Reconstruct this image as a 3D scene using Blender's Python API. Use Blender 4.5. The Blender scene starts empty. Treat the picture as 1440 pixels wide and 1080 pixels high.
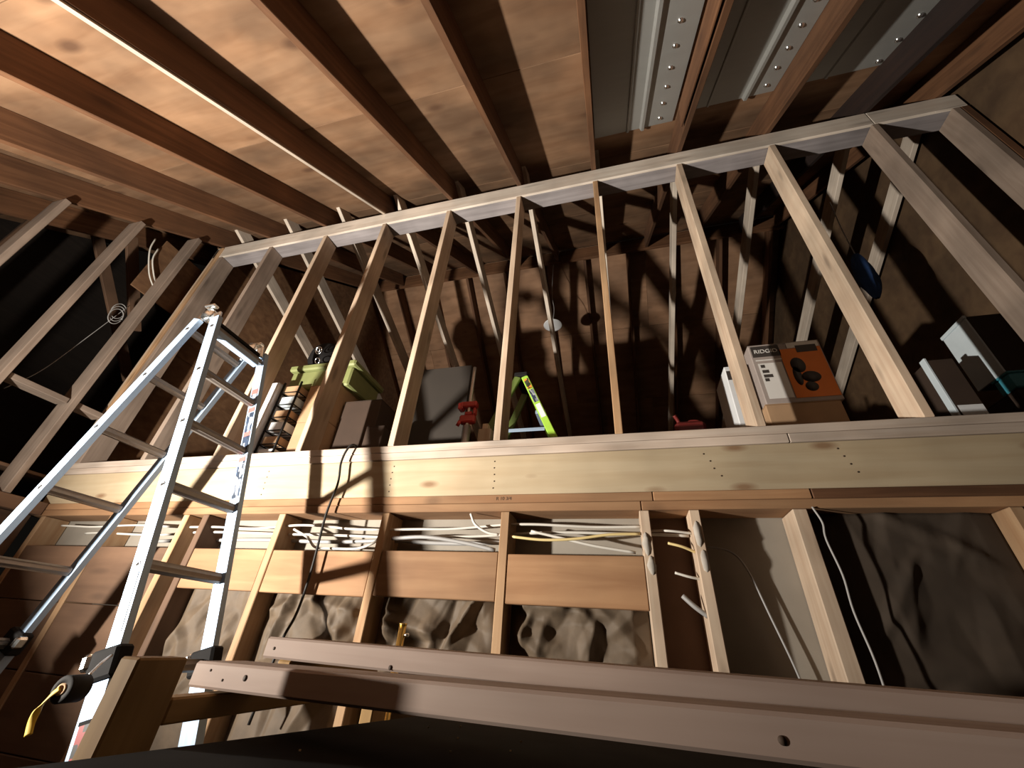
import bpy, bmesh, math, random
from mathutils import Vector as Vec, Matrix, noise
random.seed(7)
S = bpy.context.scene
COL = S.collection
ZO = 2.3            # height of the loft sole plate above the garage floor
T = math.tan(math.radians(36.5)); CA = math.cos(math.radians(36.5)); SA = math.sin(math.radians(36.5))
TF = 0.4            # back roof slope (drop per metre)

# ------------------------------------------------------------------ camera
cd = bpy.data.cameras.new('camera'); cam = bpy.data.objects.new('camera', cd); COL.objects.link(cam)
RT = ((0.96743218, 0.24564575, 0.06109943), (-0.08546944, 0.54419464, -0.83459402), (-0.23826445, 0.80219098, 0.54746661))
cm = Matrix(((RT[0][0], -RT[1][0], -RT[2][0]), (RT[0][1], -RT[1][1], -RT[2][1]), (RT[0][2], -RT[1][2], -RT[2][2]))).to_4x4()
cm.translation = Vec((3.61834, -1.78185, -0.87801 + ZO))
cam.matrix_world = cm
cd.sensor_width = 36; cd.lens = 14.0397; cd.clip_start = 0.02; cd.clip_end = 60
S.camera = cam

# ------------------------------------------------------------------ world, lamp, exposure
w = bpy.data.worlds.new('night'); S.world = w; w.use_nodes = True
w.node_tree.nodes['Background'].inputs[0].default_value = (1.0, 0.85, 0.7, 1)
w.node_tree.nodes['Background'].inputs[1].default_value = 0.004
ld = bpy.data.lights.new('work_lamp_light', 'AREA'); ld.shape = 'DISK'; ld.size = 0.09
ld.energy = 186; ld.color = (1.0, 0.93, 0.83); ld.spread = math.radians(150)
lamp = bpy.data.objects.new('work_lamp_light', ld); COL.objects.link(lamp)
LP = Vec((1.08, -1.64, -0.91 + ZO)); lamp.location = LP
lamp.rotation_euler = Vec((1.28, 1.3, 2.2)).to_track_quat('-Z', 'Y').to_euler()
vs = S.view_settings
vs.view_transform = 'Standard'; vs.look = 'None'; vs.gamma = 1; vs.use_curve_mapping = False
vs.exposure = 0.0

# ------------------------------------------------------------------ materials
def newmat(name, rough=0.8, metal=0.0):
    m = bpy.data.materials.new(name); m.use_nodes = True
    nt = m.node_tree; b = nt.nodes['Principled BSDF']
    b.inputs['Roughness'].default_value = rough; b.inputs['Metallic'].default_value = metal
    return m, nt, b
def nd(nt, t, **kw):
    n = nt.nodes.new(t)
    for k, v in kw.items():
        if k.startswith('i_'): n.inputs[k[2:].replace('_', ' ')].default_value = v
        else: setattr(n, k, v)
    return n
def coords(nt, scale, rnd=7.0):
    tc = nd(nt, 'ShaderNodeTexCoord'); oi = nd(nt, 'ShaderNodeObjectInfo')
    mu = nd(nt, 'ShaderNodeMath', operation='MULTIPLY'); mu.inputs[1].default_value = rnd
    nt.links.new(oi.outputs['Random'], mu.inputs[0])
    ad = nd(nt, 'ShaderNodeVectorMath', operation='ADD')
    nt.links.new(tc.outputs['Object'], ad.inputs[0]); nt.links.new(mu.outputs[0], ad.inputs[1])
    mp = nd(nt, 'ShaderNodeMapping'); mp.inputs['Scale'].default_value = scale
    nt.links.new(ad.outputs[0], mp.inputs['Vector'])
    return mp.outputs[0], oi.outputs['Random'], ad.outputs[0]
def wood(name, light, dark, grain=(1.3, 22, 22), knots=0.5, kscale=(2.2, 9, 9), rough=0.78, blotch=0.35, kcol=None, bump=0.12, vary=0.16):
    m, nt, b = newmat(name, rough)
    L = nt.links
    g, rn, base = coords(nt, grain)
    n1 = nd(nt, 'ShaderNodeTexNoise'); n1.inputs['Scale'].default_value = 1.6; n1.inputs['Detail'].default_value = 5; n1.inputs['Distortion'].default_value = 0.5
    L.new(g, n1.inputs['Vector'])
    cr = nd(nt, 'ShaderNodeValToRGB'); cr.color_ramp.elements[0].position = 0.32; cr.color_ramp.elements[1].position = 0.66
    cr.color_ramp.elements[0].color = (*dark, 1); cr.color_ramp.elements[1].color = (*light, 1)
    L.new(n1.outputs[0], cr.inputs[0])
    # slow stains
    n2 = nd(nt, 'ShaderNodeTexNoise'); n2.inputs['Scale'].default_value = 2.3; n2.inputs['Detail'].default_value = 3
    L.new(base, n2.inputs['Vector'])
    r2 = nd(nt, 'ShaderNodeMapRange'); r2.inputs[1].default_value = 0.35; r2.inputs[2].default_value = 0.7; r2.inputs[3].default_value = 1 - blotch; r2.inputs[4].default_value = 1.08
    L.new(n2.outputs[0], r2.inputs[0])
    # per piece variation
    r3 = nd(nt, 'ShaderNodeMapRange'); r3.inputs[3].default_value = 1 - vary; r3.inputs[4].default_value = 1 + vary * 0.6
    L.new(rn, r3.inputs[0])
    mm = nd(nt, 'ShaderNodeMath', operation='MULTIPLY'); L.new(r2.outputs[0], mm.inputs[0]); L.new(r3.outputs[0], mm.inputs[1])
    mx = nd(nt, 'ShaderNodeMix', data_type='RGBA', blend_type='MULTIPLY'); mx.inputs[0].default_value = 1
    L.new(cr.outputs[0], mx.inputs[6]); L.new(mm.outputs[0], mx.inputs[7])
    out = mx.outputs[2]
    if knots > 0:
        mp = nd(nt, 'ShaderNodeMapping'); mp.inputs['Scale'].default_value = kscale; L.new(base, mp.inputs['Vector'])
        vo = nd(nt, 'ShaderNodeTexVoronoi'); vo.inputs['Scale'].default_value = 1.0; L.new(mp.outputs[0], vo.inputs['Vector'])
        rr = nd(nt, 'ShaderNodeMapRange'); rr.inputs[1].default_value = 0.07; rr.inputs[2].default_value = 0.2; rr.inputs[3].default_value = knots; rr.inputs[4].default_value = 0
        L.new(vo.outputs['Distance'], rr.inputs[0])
        k = nd(nt, 'ShaderNodeMix', data_type='RGBA'); L.new(rr.outputs[0], k.inputs[0]); L.new(out, k.inputs[6])
        kc = kcol or tuple(c * 0.3 for c in dark); k.inputs[7].default_value = (*kc, 1)
        out = k.outputs[2]
    L.new(out, b.inputs['Base Color'])
    bp = nd(nt, 'ShaderNodeBump'); bp.inputs['Strength'].default_value = bump; bp.inputs['Distance'].default_value = 0.004
    L.new(n1.outputs[0], bp.inputs['Height']); L.new(bp.outputs[0], b.inputs['Normal'])
    return m
def plain(name, col, rough=0.6, metal=0.0, mott=0.15, scale=9.0, bump=0.0, spec=0.5):
    m, nt, b = newmat(name, rough, metal); L = nt.links; b.inputs['Specular IOR Level'].default_value = spec
    v, rn, base = coords(nt, (scale,) * 3)
    n = nd(nt, 'ShaderNodeTexNoise'); n.inputs['Scale'].default_value = 1; n.inputs['Detail'].default_value = 4; L.new(v, n.inputs['Vector'])
    r = nd(nt, 'ShaderNodeMapRange'); r.inputs[1].default_value = 0.3; r.inputs[2].default_value = 0.7; r.inputs[3].default_value = 1 - mott; r.inputs[4].default_value = 1 + mott
    L.new(n.outputs[0], r.inputs[0])
    mx = nd(nt, 'ShaderNodeMix', data_type='RGBA', blend_type='MULTIPLY'); mx.inputs[0].default_value = 1; mx.inputs[6].default_value = (*col, 1)
    L.new(r.outputs[0], mx.inputs[7]); L.new(mx.outputs[2], b.inputs['Base Color'])
    if bump:
        bp = nd(nt, 'ShaderNodeBump'); bp.inputs['Strength'].default_value = bump; bp.inputs['Distance'].default_value = 0.01
        L.new(n.outputs[0], bp.inputs['Height']); L.new(bp.outputs[0], b.inputs['Normal'])
    return m
def brushed(name, col, rough=0.38, scale=(3, 90, 90), metal=1.0):
    m, nt, b = newmat(name, rough, metal); L = nt.links
    v, rn, base = coords(nt, scale)
    n = nd(nt, 'ShaderNodeTexNoise'); n.inputs['Scale'].default_value = 1; n.inputs['Detail'].default_value = 3; L.new(v, n.inputs['Vector'])
    r = nd(nt, 'ShaderNodeMapRange'); r.inputs[3].default_value = rough - 0.1; r.inputs[4].default_value = rough + 0.14
    L.new(n.outputs[0], r.inputs[0]); L.new(r.outputs[0], b.inputs['Roughness']); b.inputs['Base Color'].default_value = (*col, 1)
    return m
def printed(name, cols, scale=(30, 60, 60)):
    m, nt, b = newmat(name, 0.45); L = nt.links
    v, rn, base = coords(nt, scale)
    vo = nd(nt, 'ShaderNodeTexVoronoi', feature='F1', distance='CHEBYCHEV'); vo.inputs['Scale'].default_value = 1; L.new(v, vo.inputs['Vector'])
    sp = nd(nt, 'ShaderNodeSeparateColor'); L.new(vo.outputs['Color'], sp.inputs[0])
    cr = nd(nt, 'ShaderNodeValToRGB'); cr.color_ramp.interpolation = 'CONSTANT'
    el = cr.color_ramp.elements
    while len(el) < len(cols): el.new(0.5)
    for i, c in enumerate(cols):
        el[i].position = i / len(cols); el[i].color = (*c, 1)
    L.new(sp.outputs[0], cr.inputs[0]); L.new(cr.outputs[0], b.inputs['Base Color'])
    return m

M = dict(
    stud=wood('new_stud_wood', (0.72, 0.56, 0.41), (0.60, 0.43, 0.30), knots=0.65),
    greystud=wood('grey_dimmed_stud_wood', (0.36, 0.275, 0.215), (0.28, 0.205, 0.155), knots=0.6),  # grey studs, and right-end studs darkened to imitate fading light
    plate=wood('pale_plate_wood', (0.72, 0.60, 0.50), (0.60, 0.47, 0.37), knots=0.6, kscale=(1.6, 10, 10)),
    brightfront=wood('brightened_plate_wood', (0.86, 0.76, 0.65), (0.74, 0.62, 0.51), knots=0.5, kscale=(1.6, 10, 10)),  # paler colour makes up for the weak light on the plate front
    greyplate=wood('grey_stained_plate', (0.30, 0.27, 0.27), (0.22, 0.195, 0.195), knots=0.5, kscale=(1.6, 10, 10)),
    rim=wood('rim_plywood', (0.46, 0.37, 0.245), (0.40, 0.305, 0.19), grain=(0.9, 14, 14), knots=0.8, kscale=(3.2, 8.5, 8.5), blotch=0.18, kcol=(0.20, 0.10, 0.045)),
    oldstud=wood('orange_stud_wood', (0.56, 0.36, 0.20), (0.44, 0.25, 0.125), knots=0.6),
    block=wood('orange_block_wood', (0.40, 0.225, 0.112), (0.30, 0.152, 0.07), grain=(1.0, 12, 12), knots=0.5, kscale=(3.4, 4.6, 4.6), blotch=0.25),
    brownboard=wood('brown_board_wood', (0.19, 0.105, 0.06), (0.14, 0.075, 0.042), grain=(0.8, 9, 9), knots=0.4),
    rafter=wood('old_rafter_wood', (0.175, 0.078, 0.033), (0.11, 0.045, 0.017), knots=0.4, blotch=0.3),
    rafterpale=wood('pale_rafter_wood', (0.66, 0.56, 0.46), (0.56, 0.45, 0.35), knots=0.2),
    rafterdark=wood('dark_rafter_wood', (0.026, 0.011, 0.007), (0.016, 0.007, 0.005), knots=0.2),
    farrafter=wood('back_rafter_wood', (0.74, 0.64, 0.53), (0.62, 0.51, 0.41), knots=0.35),
    deck=wood('roof_plywood', (0.31, 0.178, 0.097), (0.235, 0.122, 0.06), grain=(1.2, 7, 7), knots=0.8, kscale=(2.6, 4.2, 4.2), blotch=0.5, kcol=(0.075, 0.032, 0.014), vary=0.22),
    fardeck=wood('back_roof_plywood', (0.36, 0.20, 0.11), (0.26, 0.135, 0.068), grain=(1.2, 6, 6), knots=0.3, kscale=(3, 6, 6), blotch=0.3),
    osb=wood('brown_gable_board', (0.24, 0.125, 0.058), (0.15, 0.07, 0.03), grain=(7, 12, 12), knots=0.2, blotch=0.3),
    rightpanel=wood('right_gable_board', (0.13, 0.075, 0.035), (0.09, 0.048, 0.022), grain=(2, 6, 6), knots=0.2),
    voidboard=wood('dark_void_backdrop', (0.03, 0.02, 0.014), (0.02, 0.013, 0.009), knots=0.2),  # near black, stands in for the unlit space on the left
    board=wood('grey_plank_wood', (0.50, 0.375, 0.31), (0.42, 0.30, 0.24), grain=(1.0, 18, 18), knots=0.5, kscale=(2.2, 12, 12), blotch=0.25),
    horse=wood('sawhorse_wood', (0.55, 0.33, 0.12), (0.44, 0.25, 0.085), knots=0.2),
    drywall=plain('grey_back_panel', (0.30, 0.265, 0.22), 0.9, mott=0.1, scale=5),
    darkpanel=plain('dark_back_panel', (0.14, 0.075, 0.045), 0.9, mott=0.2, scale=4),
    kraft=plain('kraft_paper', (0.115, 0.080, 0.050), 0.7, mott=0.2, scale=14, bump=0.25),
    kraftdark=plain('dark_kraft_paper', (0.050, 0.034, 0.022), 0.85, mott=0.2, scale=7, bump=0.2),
    floor=plain('garage_concrete', (0.10, 0.085, 0.07), 0.9, mott=0.25, scale=3),
    loftfloor=wood('loft_floor_plywood', (0.40, 0.25, 0.14), (0.30, 0.18, 0.1), knots=0.3),
    metal=brushed('galvanised_sheet', (0.42, 0.42, 0.40), 0.55, scale=(4, 30, 30), metal=0.55),
    bright=brushed('bright_metal', (0.9, 0.92, 0.92), 0.22, metal=1.0),
    alu=brushed('ladder_aluminium', (0.33, 0.43, 0.56), 0.62, metal=0.5),
    rung=brushed('rung_aluminium', (0.23, 0.205, 0.185), 0.5, scale=(90, 3, 90), metal=0.85),
    black=plain('black_plastic', (0.012, 0.011, 0.011), 0.85, mott=0.2, spec=0.15),
    cable=plain('white_cable_jacket', (0.64, 0.61, 0.55), 0.45, mott=0.05),
    cableyellow=plain('yellow_cable_jacket', (0.72, 0.56, 0.26), 0.45, mott=0.05),
    cablegrey=plain('grey_cable_jacket', (0.34, 0.33, 0.32), 0.5, mott=0.08),
    cord=plain('black_cord_rubber', (0.012, 0.010, 0.009), 0.6),
    white=plain('white_carton', (0.72, 0.73, 0.74), 0.6, mott=0.05),
    bluewhite=plain('bluish_white_plastic', (0.62, 0.70, 0.74), 0.5, mott=0.06),
    teal=plain('teal_plastic', (0.06, 0.30, 0.38), 0.5, mott=0.1),
    card=plain('cardboard', (0.40, 0.25, 0.14), 0.85, mott=0.12, scale=6),
    carddark=plain('dark_shaded_cardboard', (0.04, 0.022, 0.013), 0.85, mott=0.12, scale=6),  # dark brown boxes, with the shade of unlit faces put into the colour
    panel=plain('grey_brown_panel', (0.026, 0.020, 0.015), 0.8, mott=0.1, scale=3),
    green=plain('green_tote_plastic', (0.20, 0.22, 0.085), 0.5, mott=0.1),
    lime=plain('lime_fibreglass', (0.36, 0.62, 0.07), 0.4, mott=0.08),
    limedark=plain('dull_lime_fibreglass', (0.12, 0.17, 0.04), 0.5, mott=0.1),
    reddark=plain('dark_red_paint', (0.16, 0.015, 0.012), 0.5, mott=0.15),
    orange=plain('orange_print', (0.78, 0.20, 0.02), 0.5, mott=0.06),
    greyprint=plain('grey_print', (0.36, 0.30, 0.27), 0.6, mott=0.08),
    darkprint=plain('dark_print', (0.05, 0.04, 0.035), 0.6),
    whiteprint=plain('white_print', (0.75, 0.72, 0.68), 0.6, mott=0.04),
    red=plain('red_paint', (0.45, 0.035, 0.03), 0.4, mott=0.15),
    steel=brushed('steel_pipe', (0.62, 0.58, 0.56), 0.4),
    brass=brushed('brass_pipe', (0.78, 0.55, 0.18), 0.3),
    blue=plain('blue_cloth', (0.015, 0.05, 0.16), 0.8, mott=0.25),
    yellow=plain('yellow_strap', (0.62, 0.42, 0.04), 0.6, mott=0.15),
    rubber=plain('dark_grey_reel', (0.018, 0.016, 0.015), 0.8, mott=0.2, spec=0.2),
    bench=plain('black_bench_top', (0.016, 0.014, 0.013), 0.9, mott=0.3, scale=12, spec=0.15),
    plaster=plain('grey_plaster', (0.42, 0.38, 0.33), 0.9, mott=0.2, scale=20),
    pencil=plain('pencil_ink', (0.06, 0.035, 0.02), 0.8),
    label=printed('ladder_print_blue', [(0.02, 0.03, 0.05), (0.18, 0.2, 0.24), (0.03, 0.045, 0.08), (0.35, 0.36, 0.38)], (25, 70, 70)),
    labelred=printed('ladder_print_red', [(0.22, 0.015, 0.015), (0.22, 0.015, 0.015), (0.01, 0.01, 0.01), (0.26, 0.02, 0.02)], (45, 60, 60)),
    pink=plain('pink_sticker', (0.42, 0.11, 0.10), 0.5, mott=0.05),
    art=printed('carton_picture', [(0.7, 0.72, 0.75), (0.45, 0.5, 0.6), (0.75, 0.72, 0.7), (0.55, 0.35, 0.3), (0.8, 0.8, 0.8)], (7, 7, 7)),
    olabel=printed('step_ladder_print', [(0.80, 0.28, 0.04), (0.03, 0.04, 0.02), (0.80, 0.30, 0.05), (0.06, 0.06, 0.04)], (40, 30, 30)),
    sawdust=plain('sawdust', (0.6, 0.45, 0.28), 0.9),
)

# ------------------------------------------------------------------ object helpers
W = {}
def link(name, mesh, mw, parent=None, mat=None):
    o = bpy.data.objects.new(name, mesh); COL.objects.link(o); W[o.name] = mw
    if mesh is not None and mat is not None and len(mesh.materials) == 0: mesh.materials.append(M[mat])
    elif mesh is not None and mat is not None and mesh.materials[0] is not M[mat]:
        o.material_slots[0].link = 'OBJECT'; o.material_slots[0].material = M[mat]
    if parent is not None:
        o.parent = parent; o.matrix_basis = W[parent.name].inverted() @ mw
    else: o.matrix_basis = mw
    return o
def tr(x, y, z): return Matrix.Translation(Vec((x, y, z + ZO)))
def root(name, loc=(0, 0, 0), **kw):
    o = link(name, None, tr(*loc)); o.empty_display_size = 0.1
    return tag(o, **kw)
def tag(o, label=None, cat=None, group=None, kind=None):
    if label: o['label'] = label
    if cat: o['category'] = cat
    if group: o['group'] = group
    if kind: o['kind'] = kind
    return o
MC = {}
def boxmesh(a, b, c, bev=0.003):
    key = (round(a, 3), round(b, 3), round(c, 3), bev)
    if key in MC: return MC[key]
    bm = bmesh.new(); bmesh.ops.create_cube(bm, size=1)
    for v in bm.verts: v.co = Vec((v.co.x * a, v.co.y * b, v.co.z * c))
    if bev: bmesh.ops.bevel(bm, geom=list(bm.edges), offset=min(bev, min(a, b, c) * 0.3), segments=1, affect='EDGES')
    me = bpy.data.meshes.new('box'); bm.to_mesh(me); bm.free(); MC[key] = me
    return me
def frame(x, ref):
    x = Vec(x).normalized(); z = x.cross(Vec(ref)); z.normalize(); y = z.cross(x)
    return Matrix((x, y, z)).transposed().to_4x4()
def lumber(name, p0, p1, a, b, ref, mat, parent, bev=0.003):
    """straight timber from p0 to p1 (centre line), a = size along ref, b = the other way"""
    p0 = Vec(p0); p1 = Vec(p1); L = (p1 - p0).length
    mw = frame(p1 - p0, ref); mw.translation = (p0 + p1) / 2 + Vec((0, 0, ZO))
    me = boxmesh(L, a, b, bev)
    if len(me.materials) and me.materials[0] is not M[mat]: me = me.copy(); me.materials.clear()
    return link(name, me, mw, parent, mat)
def box(name, x0, x1, y0, y1, z0, z1, mat, parent=None, bev=0.003, long=None, rot=0.0):
    """axis box; local X laid along the longest side so grain follows it"""
    d = (x1 - x0, y1 - y0, z1 - z0); ax = long if long is not None else d.index(max(d))
    c = Vec(((x0 + x1) / 2, (y0 + y1) / 2, (z0 + z1) / 2))
    if ax == 0: R = Matrix.Identity(4); dims = d
    elif ax == 1: R = Matrix.Rotation(math.pi / 2, 4, 'Z'); dims = (d[1], d[0], d[2])
    else: R = Matrix.Rotation(-math.pi / 2, 4, 'Y'); dims = (d[2], d[1], d[0])
    mw = Matrix.Translation(c + Vec((0, 0, ZO))) @ Matrix.Rotation(rot, 4, 'Z') @ R
    me = boxmesh(*dims, bev)
    if len(me.materials) and me.materials[0] is not M[mat]: me = me.copy(); me.materials.clear()
    return link(name, me, mw, parent, mat)
def pymesh(name, vs, fs, mat, parent=None, origin=(0, 0, 0), smooth=False):
    me = bpy.data.meshes.new(name); o = Vec(origin)
    me.from_pydata([tuple(Vec(v) - o) for v in vs], [], fs); me.update()
    if smooth: me.polygons.foreach_set('use_smooth', [True] * len(me.polygons))
    bm = bmesh.new(); bm.from_mesh(me); bmesh.ops.recalc_face_normals(bm, faces=bm.faces); bm.to_mesh(me); bm.free()
    return link(name, me, tr(*origin), parent, mat)
def spline(pts, n=10):
    P = [Vec(p) for p in pts]; P = [P[0] * 2 - P[1]] + P + [P[-1] * 2 - P[-2]]; out = []
    for i in range(1, len(P) - 2):
        for k in range(n):
            t = k / n; a, b, c, d = P[i - 1:i + 3]
            out.append(0.5 * ((2 * b) + (c - a) * t + (2 * a - 5 * b + 4 * c - d) * t * t + (3 * b - a - 3 * c + d) * t ** 3))
    return out + [P[-2]]
def tube(name, pts, r, mat, parent=None, sides=8, smooth=True, n=10, flat=1.0):
    Q = spline(pts, n) if len(pts) > 2 else [Vec(p) for p in pts]
    vs, fs = [], []; up = Vec((0.13, 0.31, 0.94))
    for i, p in enumerate(Q):
        t = (Q[min(i + 1, len(Q) - 1)] - Q[max(i - 1, 0)]).normalized()
        u = t.cross(up); u = u.normalized() if u.length > 1e-4 else t.cross(Vec((1, 0, 0))).normalized()
        v = t.cross(u)
        for k in range(sides):
            a = 2 * math.pi * k / sides; vs.append(p + u * math.cos(a) * r * flat + v * math.sin(a) * r)
    for i in range(len(Q) - 1):
        for k in range(sides):
            k2 = (k + 1) % sides; fs.append((i * sides + k, i * sides + k2, (i + 1) * sides + k2, (i + 1) * sides + k))
    fs.append(tuple(range(sides))[::-1]); e = (len(Q) - 1) * sides; fs.append(tuple(range(e, e + sides)))
    c = Q[len(Q) // 2]
    return pymesh(name, vs, fs, mat, parent, c, smooth)
def lathe(name, prof, mw, mat, parent=None, seg=24, smooth=True):
    vs, fs = [], []
    for r, z in prof:
        for k in range(seg):
            a = 2 * math.pi * k / seg; vs.append((r * math.cos(a), r * math.sin(a), z))
    for i in range(len(prof) - 1):
        for k in range(seg):
            k2 = (k + 1) % seg; fs.append((i * seg + k, i * seg + k2, (i + 1) * seg + k2, (i + 1) * seg + k))
    me = bpy.data.meshes.new(name); me.from_pydata(vs, [], fs); me.update()
    if smooth: me.polygons.foreach_set('use_smooth', [True] * len(me.polygons))
    return link(name, me, mw, parent, mat)
def text(name, body, size, mw, mat, parent, ext=0.0008):
    c = bpy.data.curves.new(name, 'FONT'); c.body = body; c.size = size; c.extrude = ext; c.align_x = 'CENTER'; c.align_y = 'CENTER'
    o = bpy.data.objects.new(name, c); COL.objects.link(o)
    dg = bpy.context.evaluated_depsgraph_get(); me = bpy.data.meshes.new_from_object(o.evaluated_get(dg))
    bpy.data.objects.remove(o); me.materials.clear()
    return link(name, me, mw, parent, mat)

SP = 0.6096
YE_ = 6.1
# ------------------------------------------------------------------ the setting: floor
pymesh('floor', [(-3, -4.5, -ZO), (7, -4.5, -ZO), (7, 3.6, -ZO), (-3, 3.6, -ZO), (-3, -4.5, -ZO - .1), (7, -4.5, -ZO - .1), (7, 3.6, -ZO - .1), (-3, 3.6, -ZO - .1)],
       [(0, 1, 2, 3), (7, 6, 5, 4), (0, 4, 5, 1), (1, 5, 6, 2), (2, 6, 7, 3), (3, 7, 4, 0)], 'floor')['kind'] = 'structure'

# ------------------------------------------------------------------ the long framed wall
wb = root('wall_back', (0, 0, -ZO), kind='structure')
STUD = 0.038; DEP = 0.14
for k in range(1, 10):
    x = k * SP
    box('stud', x - STUD, x, 0.0, DEP, 0.0, 2.168, {1: 'greystud', 6: 'oldstud', 9: 'greystud'}.get(k, 'stud'), wb)  # rightmost of these is darkened to imitate the light falling off
box('stud', -0.036, 0.006, 0.0, DEP, 0.0, 2.168, 'greystud', wb)
box('stud', -0.082, -0.040, -0.012, DEP, 0.0, 2.30, 'oldstud', wb)
box('stud', -0.128, -0.086, 0.0, DEP, 0.0, 2.30, 'stud', wb)
box('stud', 5.885, 5.925, 0.0, DEP, 0.0, 2.168, 'greystud', wb)  # end stud takes the same darkening for the fading light
box('stud', 5.93, 5.972, 0.0, DEP, 0.0, 2.168, 'rafter', wb)
# top plate in two lengths (butt joint over a stud)
box('bright_plate_front', -0.13, 5.466, 0.0, 0.019, 2.1695, 2.322, 'brightfront', wb)  # facing added to carry the brightened colour of the plate front
box('bright_plate_front', 5.470, 5.97, 0.0, 0.019, 2.1695, 2.322, 'brightfront', wb)
box('top_plate', -0.13, 5.466, 0.0195, DEP, 2.170, 2.320, 'greyplate', wb)
box('top_plate', 5.470, 5.97, 0.0195, DEP, 2.170, 2.320, 'greyplate', wb)
# double sole plate
box('sole_plate', -0.08, 5.97, 0.0, DEP, -0.0405, -0.001, 'plate', wb)
box('sole_plate', -0.08, 4.335, 0.001, DEP, -0.083, -0.042, 'plate', wb)
box('sole_plate', 4.338, 5.97, 0.001, DEP, -0.083, -0.042, 'plate', wb)
# rim board lengths
rim = box('rim_board', -0.10, 5.16, 0.006, 0.044, -0.283, -0.085, 'rim', wb)
box('rim_board', 5.163, 5.97, 0.006, 0.044, -0.283, -0.085, 'rim', wb)
# lower double plate
box('wall_plate', -0.12, 3.752, 0.0, DEP, -0.3235, -0.285, 'block', wb)
box('wall_plate', 3.755, 4.345, 0.0, DEP, -0.3235, -0.285, 'block', wb)
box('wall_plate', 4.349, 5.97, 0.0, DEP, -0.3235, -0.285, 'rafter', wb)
box('wall_plate', -0.12, 3.70, 0.0, DEP, -0.363, -0.325, 'block', wb)
box('wall_plate', 3.703, 5.97, 0.0, DEP, -0.363, -0.325, 'block', wb)
# lower studs
for xa, mt in ((0.0, 'oldstud'), (0.61, 'oldstud'), (1.192, 'oldstud'), (1.335, 'brownboard'), (1.852, 'oldstud'), (2.470, 'oldstud'), (3.083, 'oldstud'), (3.690, 'stud'), (3.886, 'stud'), (4.262, 'stud'), (4.93, 'oldstud'), (5.54, 'oldstud'), (5.93, 'oldstud')):
    wd = 0.040 if xa != 4.262 else 0.05
    box('stud', xa, xa + wd, 0.0, DEP, -ZO, -0.365, mt, wb)
for (xa, za, h) in ((3.705, -0.50, 0.09), (3.715, -0.58, 0.07), (3.905, -0.46, 0.10), (3.912, -0.56, 0.08)):   # lumps of old plaster on two studs
    vs, fs = [], []
    for i in range(7):
        for j in range(8):
            a = 2 * math.pi * j / 8; tt_ = math.pi * (i + 0.15) / 6.3; r = math.sin(tt_) * (0.75 + 0.35 * noise.noise(Vec((xa * 9 + i, j * 0.8, za * 5))))
            vs.append((xa + 0.02 * r * math.cos(a), -0.001 + 0.012 * r * math.sin(a), za - h * 0.5 * math.cos(tt_)))
    for i in range(6):
        for j in range(8): fs.append((i * 8 + j, i * 8 + (j + 1) % 8, i * 8 + 8 + (j + 1) % 8, i * 8 + 8 + j))
    pymesh('plaster_lump', vs, fs, 'plaster', wb, (xa, 0, za), True)
# blocking between the lower studs
for x0, x1 in ((1.377, 1.85), (1.894, 2.468), (2.512, 3.081), (3.125, 3.688)):
    dz = random.uniform(-0.006, 0.006)
    box('blocking', x0, x1, 0.004, 0.042, -0.731 + dz, -0.541 + dz, 'block', wb)
for x0, x1 in ((0.042, 0.608), (0.652, 1.19)):
    for z1, z0 in ((-0.541, -0.826), (-0.830, -1.13), (-1.134, -1.42), (-1.424, -1.70)):
        box('blocking', x0, x1, 0.004, 0.042, z0, z1, 'brownboard', wb)
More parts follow.
